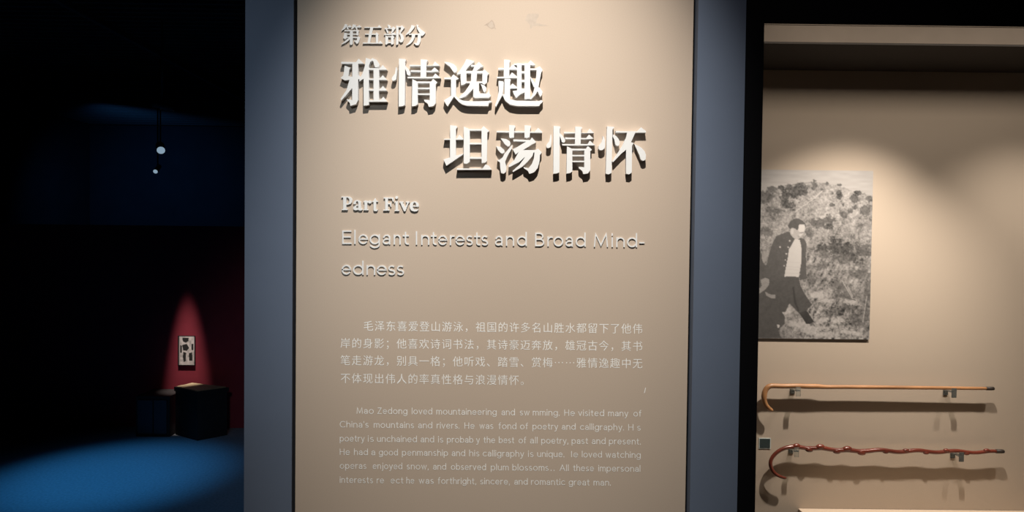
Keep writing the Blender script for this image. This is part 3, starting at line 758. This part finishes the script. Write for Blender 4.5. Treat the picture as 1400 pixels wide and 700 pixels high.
def hook(px, py, label):
    c = at(px, py, YC); root = empty('acrylic_hook', (c.x, YB, c.z), label, 'hook', 'clear acrylic hooks holding the canes')
    wd = 0.0095
    boxes('back_plate', [((c.x - wd, YB - 0.004, c.z - 0.036), (c.x + wd, YB - 0.0005, c.z - 0.008))], M['acrylic'], root, 0.0008)
    boxes('arm', [((c.x - wd, YC - 0.017, c.z - 0.0150), (c.x + wd, YB - 0.004, c.z - 0.0110))], M['acrylic'], root, 0.0008)
    boxes('lip', [((c.x - wd, YC - 0.021, c.z - 0.034), (c.x + wd, YC - 0.017, c.z + 0.003))], M['acrylic'], root, 0.0008)
hook(1088.5, 528.5, 'clear acrylic hook under the upper light brown cane, near its crook')
hook(1086.3, 611.0, 'clear acrylic hook under the lower red-brown cane, near its crook')
hook(1300, 530.5, 'clear acrylic hook under the upper light brown cane, near its tip')
hook(1310, 617.5, 'clear acrylic hook under the lower red-brown cane, near its tip')

# small square tag stuck to the lining (its code is left out)
a, b = at(1037.8, 598.8, YB - 0.002), at(1053.6, 613.6, YB - 0.002)
tg = empty('wall_tag', ((a.x + b.x) / 2, YB, b.z), 'small square dark tag with a pale border between the two canes', 'tag')
boxes('tag_card', [((a.x, YB - 0.0022, b.z), (b.x, YB - 0.0004, a.z))], M['tagw'], tg)
boxes('tag_face', [((a.x + .003, YB - 0.0030, b.z + .003), (b.x - .003, YB - 0.0023, a.z - .003))], M['tagd'], tg)

# ------------------------------------------------------------------ the dark hall on the left
a, b = at(243.0, 459.0, YW - 0.009), at(266.5, 500.0, YW - 0.009)
pic = empty('wall_picture', ((a.x + b.x) / 2, YW, b.z), 'small black and white picture lit by a spotlight on the far maroon wall', 'picture')
boxes('picture_frame', [((a.x, YW - 0.0085, b.z), (b.x, YW - 0.001, a.z))], M['dark'], pic)
nx2, ny2 = 46, 76
u, v = np.meshgrid(np.linspace(64, 136, nx2 + 1), np.linspace(231, 352, ny2 + 1))
T = 0.62 + (vnoise(u, v, 9, 3) - .5) * .35
for pl_ in [[(78,268),(100,262),(112,280),(100,292),(84,290)], [(84,296),(97,300),(96,335),(86,340),(82,318)], [(122,262),(132,262),(132,290),(122,288)],
            [(110,302),(126,298),(128,334),(112,334)], [(80,236),(110,236),(108,250),(96,258),(82,252)], [(70,268),(77,270),(78,300),(70,300)]]:
    T = np.where(inpoly(u, v, pl_), 0.03, T)
T = np.where((u < 70), 0.5, T)
T = np.clip(T, .02, .85)
print_board('picture_print', nx2, ny2, lambda p, q: (a.x + .012 + (b.x - a.x - .018) * p, YW - 0.009, a.z - .006 + (b.z - a.z + .012) * q), T, pic)

# low plinth-like table under the picture, seen corner on
zt = at(276, 530, 3.66).z
tb = empty('exhibit_table', (-2.62, 3.66, 0), 'low dark exhibit table with a spot-lit tan top in front of the maroon wall', 'table')
cA, cB, cC, cD = at(238, 528.5, 3.68), at(262, 524.5, 3.84), at(313, 530.5, 3.68), at(270, 536.5, 3.50)
def quadbox(name, cs, z0, z1, mt, parent, inset=0.0):
    cen = sum((Vector((c.x, c.y, 0)) for c in cs), Vector()) / 4
    cs = [Vector((c.x, c.y, 0)) for c in cs]; cs = [c + (cen - c) * inset for c in cs]
    V = [(c.x, c.y, z0) for c in cs] + [(c.x, c.y, z1) for c in cs]
    bm = bmesh.new(); vs = [bm.verts.new(q) for q in V]
    bm.faces.new(vs[:4]); bm.faces.new(vs[4:])
    for i in range(4): bm.faces.new((vs[i], vs[(i + 1) % 4], vs[4 + (i + 1) % 4], vs[4 + i]))
    return bm_obj(name, bm, mt, parent)
cs = [cA, cB, cC, cD]
quadbox('table_top', cs, zt - 0.035, zt, M['dark'], tb)
tag(quadbox('caption_sheet', cs, zt + 0.0003, zt + 0.006, M['tabletop'], tb, 0.10), 'tan printed sheet')
quadbox('table_body', cs, 0.001, zt - 0.035, M['dark'], tb, 0.06)

# dim low cabinet at the left of the table
a, b = at(204, 542, 3.60), at(231, 600, 3.60)
cb = empty('low_cabinet', ((a.x + b.x) / 2, 3.75, 0), 'dim low dark cabinet on the hall floor, left of the exhibit table', 'cabinet')
boxes('cabinet_body', [((a.x - .12, 3.61, 0.001), (b.x, 3.885, a.z))], M['dark'], cb, 0.003)
zc = a.z
boxes('door', [((a.x - .10, 3.598, 0.03), ((a.x + b.x) / 2 - .055, 3.6095, zc - .03))], M['bluescreen'], cb, 0.003)
boxes('door', [(((a.x + b.x) / 2 - .045, 3.598, 0.03), (b.x - .02, 3.6095, zc - .03))], M['bluescreen'], cb, 0.003)

# lighting track and lamp heads hanging in the hall
def lamp_head(px, py, Y, tilt, yaw, label, lit=True, r=0.042, ztr=3.50):
    c = at(px, py, Y)
    root = empty('track_lamp', (c.x, c.y, c.z), label, 'lamp', 'track lamps in the dark hall')
    d = Vector((math.sin(yaw) * math.cos(tilt), -math.cos(yaw) * math.cos(tilt), -math.sin(tilt)))
    tube('lamp_body', [c - d * 0.16, c - d * 0.15, c - d * 0.02, c], [r * .7, r * .95, r, r * 1.02], M['lamp'], root, 18)
    tube('lens', [c - d * 0.001, c + d * 0.004, c + d * 0.006], [r * .9, r * .85, r * .4], M['lens'] if lit else M['lamp'], root, 18)
    tube('stem', [c - d * 0.09, Vector((c.x - d.x * .09, c.y - d.y * .09, ztr))], 0.008, M['lamp'], root, 8)
    return c
c1 = lamp_head(220.0, 205.5, 4.6, 0.45, 0.55, 'round lit track lamp, brightest lamp in the dark hall')
c2 = lamp_head(212.5, 234.5, 5.4, 0.5, 0.2, 'small dim track lamp below and left of the brightest lamp', r=0.026)
c3 = lamp_head(238.0, 148.0, 3.5, 0.15, 1.9, 'unlit track lamp seen side on, uppermost in the dark hall', lit=False, r=0.030)
o = boxes('lighting_track', [((c1.x - .02, 3.0, 3.50), (c1.x + .02, 8.0, 3.545))], M['lamp'])
tag(o, 'long dark lighting track under the slatted hall ceiling', 'track')
# the panel's own lamp
pl = PANEL_LAMP
root = empty('ceiling_spotlight', pl, 'black spotlight head on the ceiling aimed at the text panel', 'lamp')
d = (Vector((0.05, 0, 2.0)) - Vector(pl)).normalized()
c = Vector(pl) - d * 0.03
tube('lamp_body', [c - d * 0.17, c - d * 0.16, c - d * 0.02, c], [0.03, 0.045, 0.05, 0.05], M['black'], root, 18)
tube('stem', [c - d * 0.1, Vector((c.x - d.x * .1, c.y - d.y * .1, CH - 0.001))], 0.01, M['black'], root, 8)
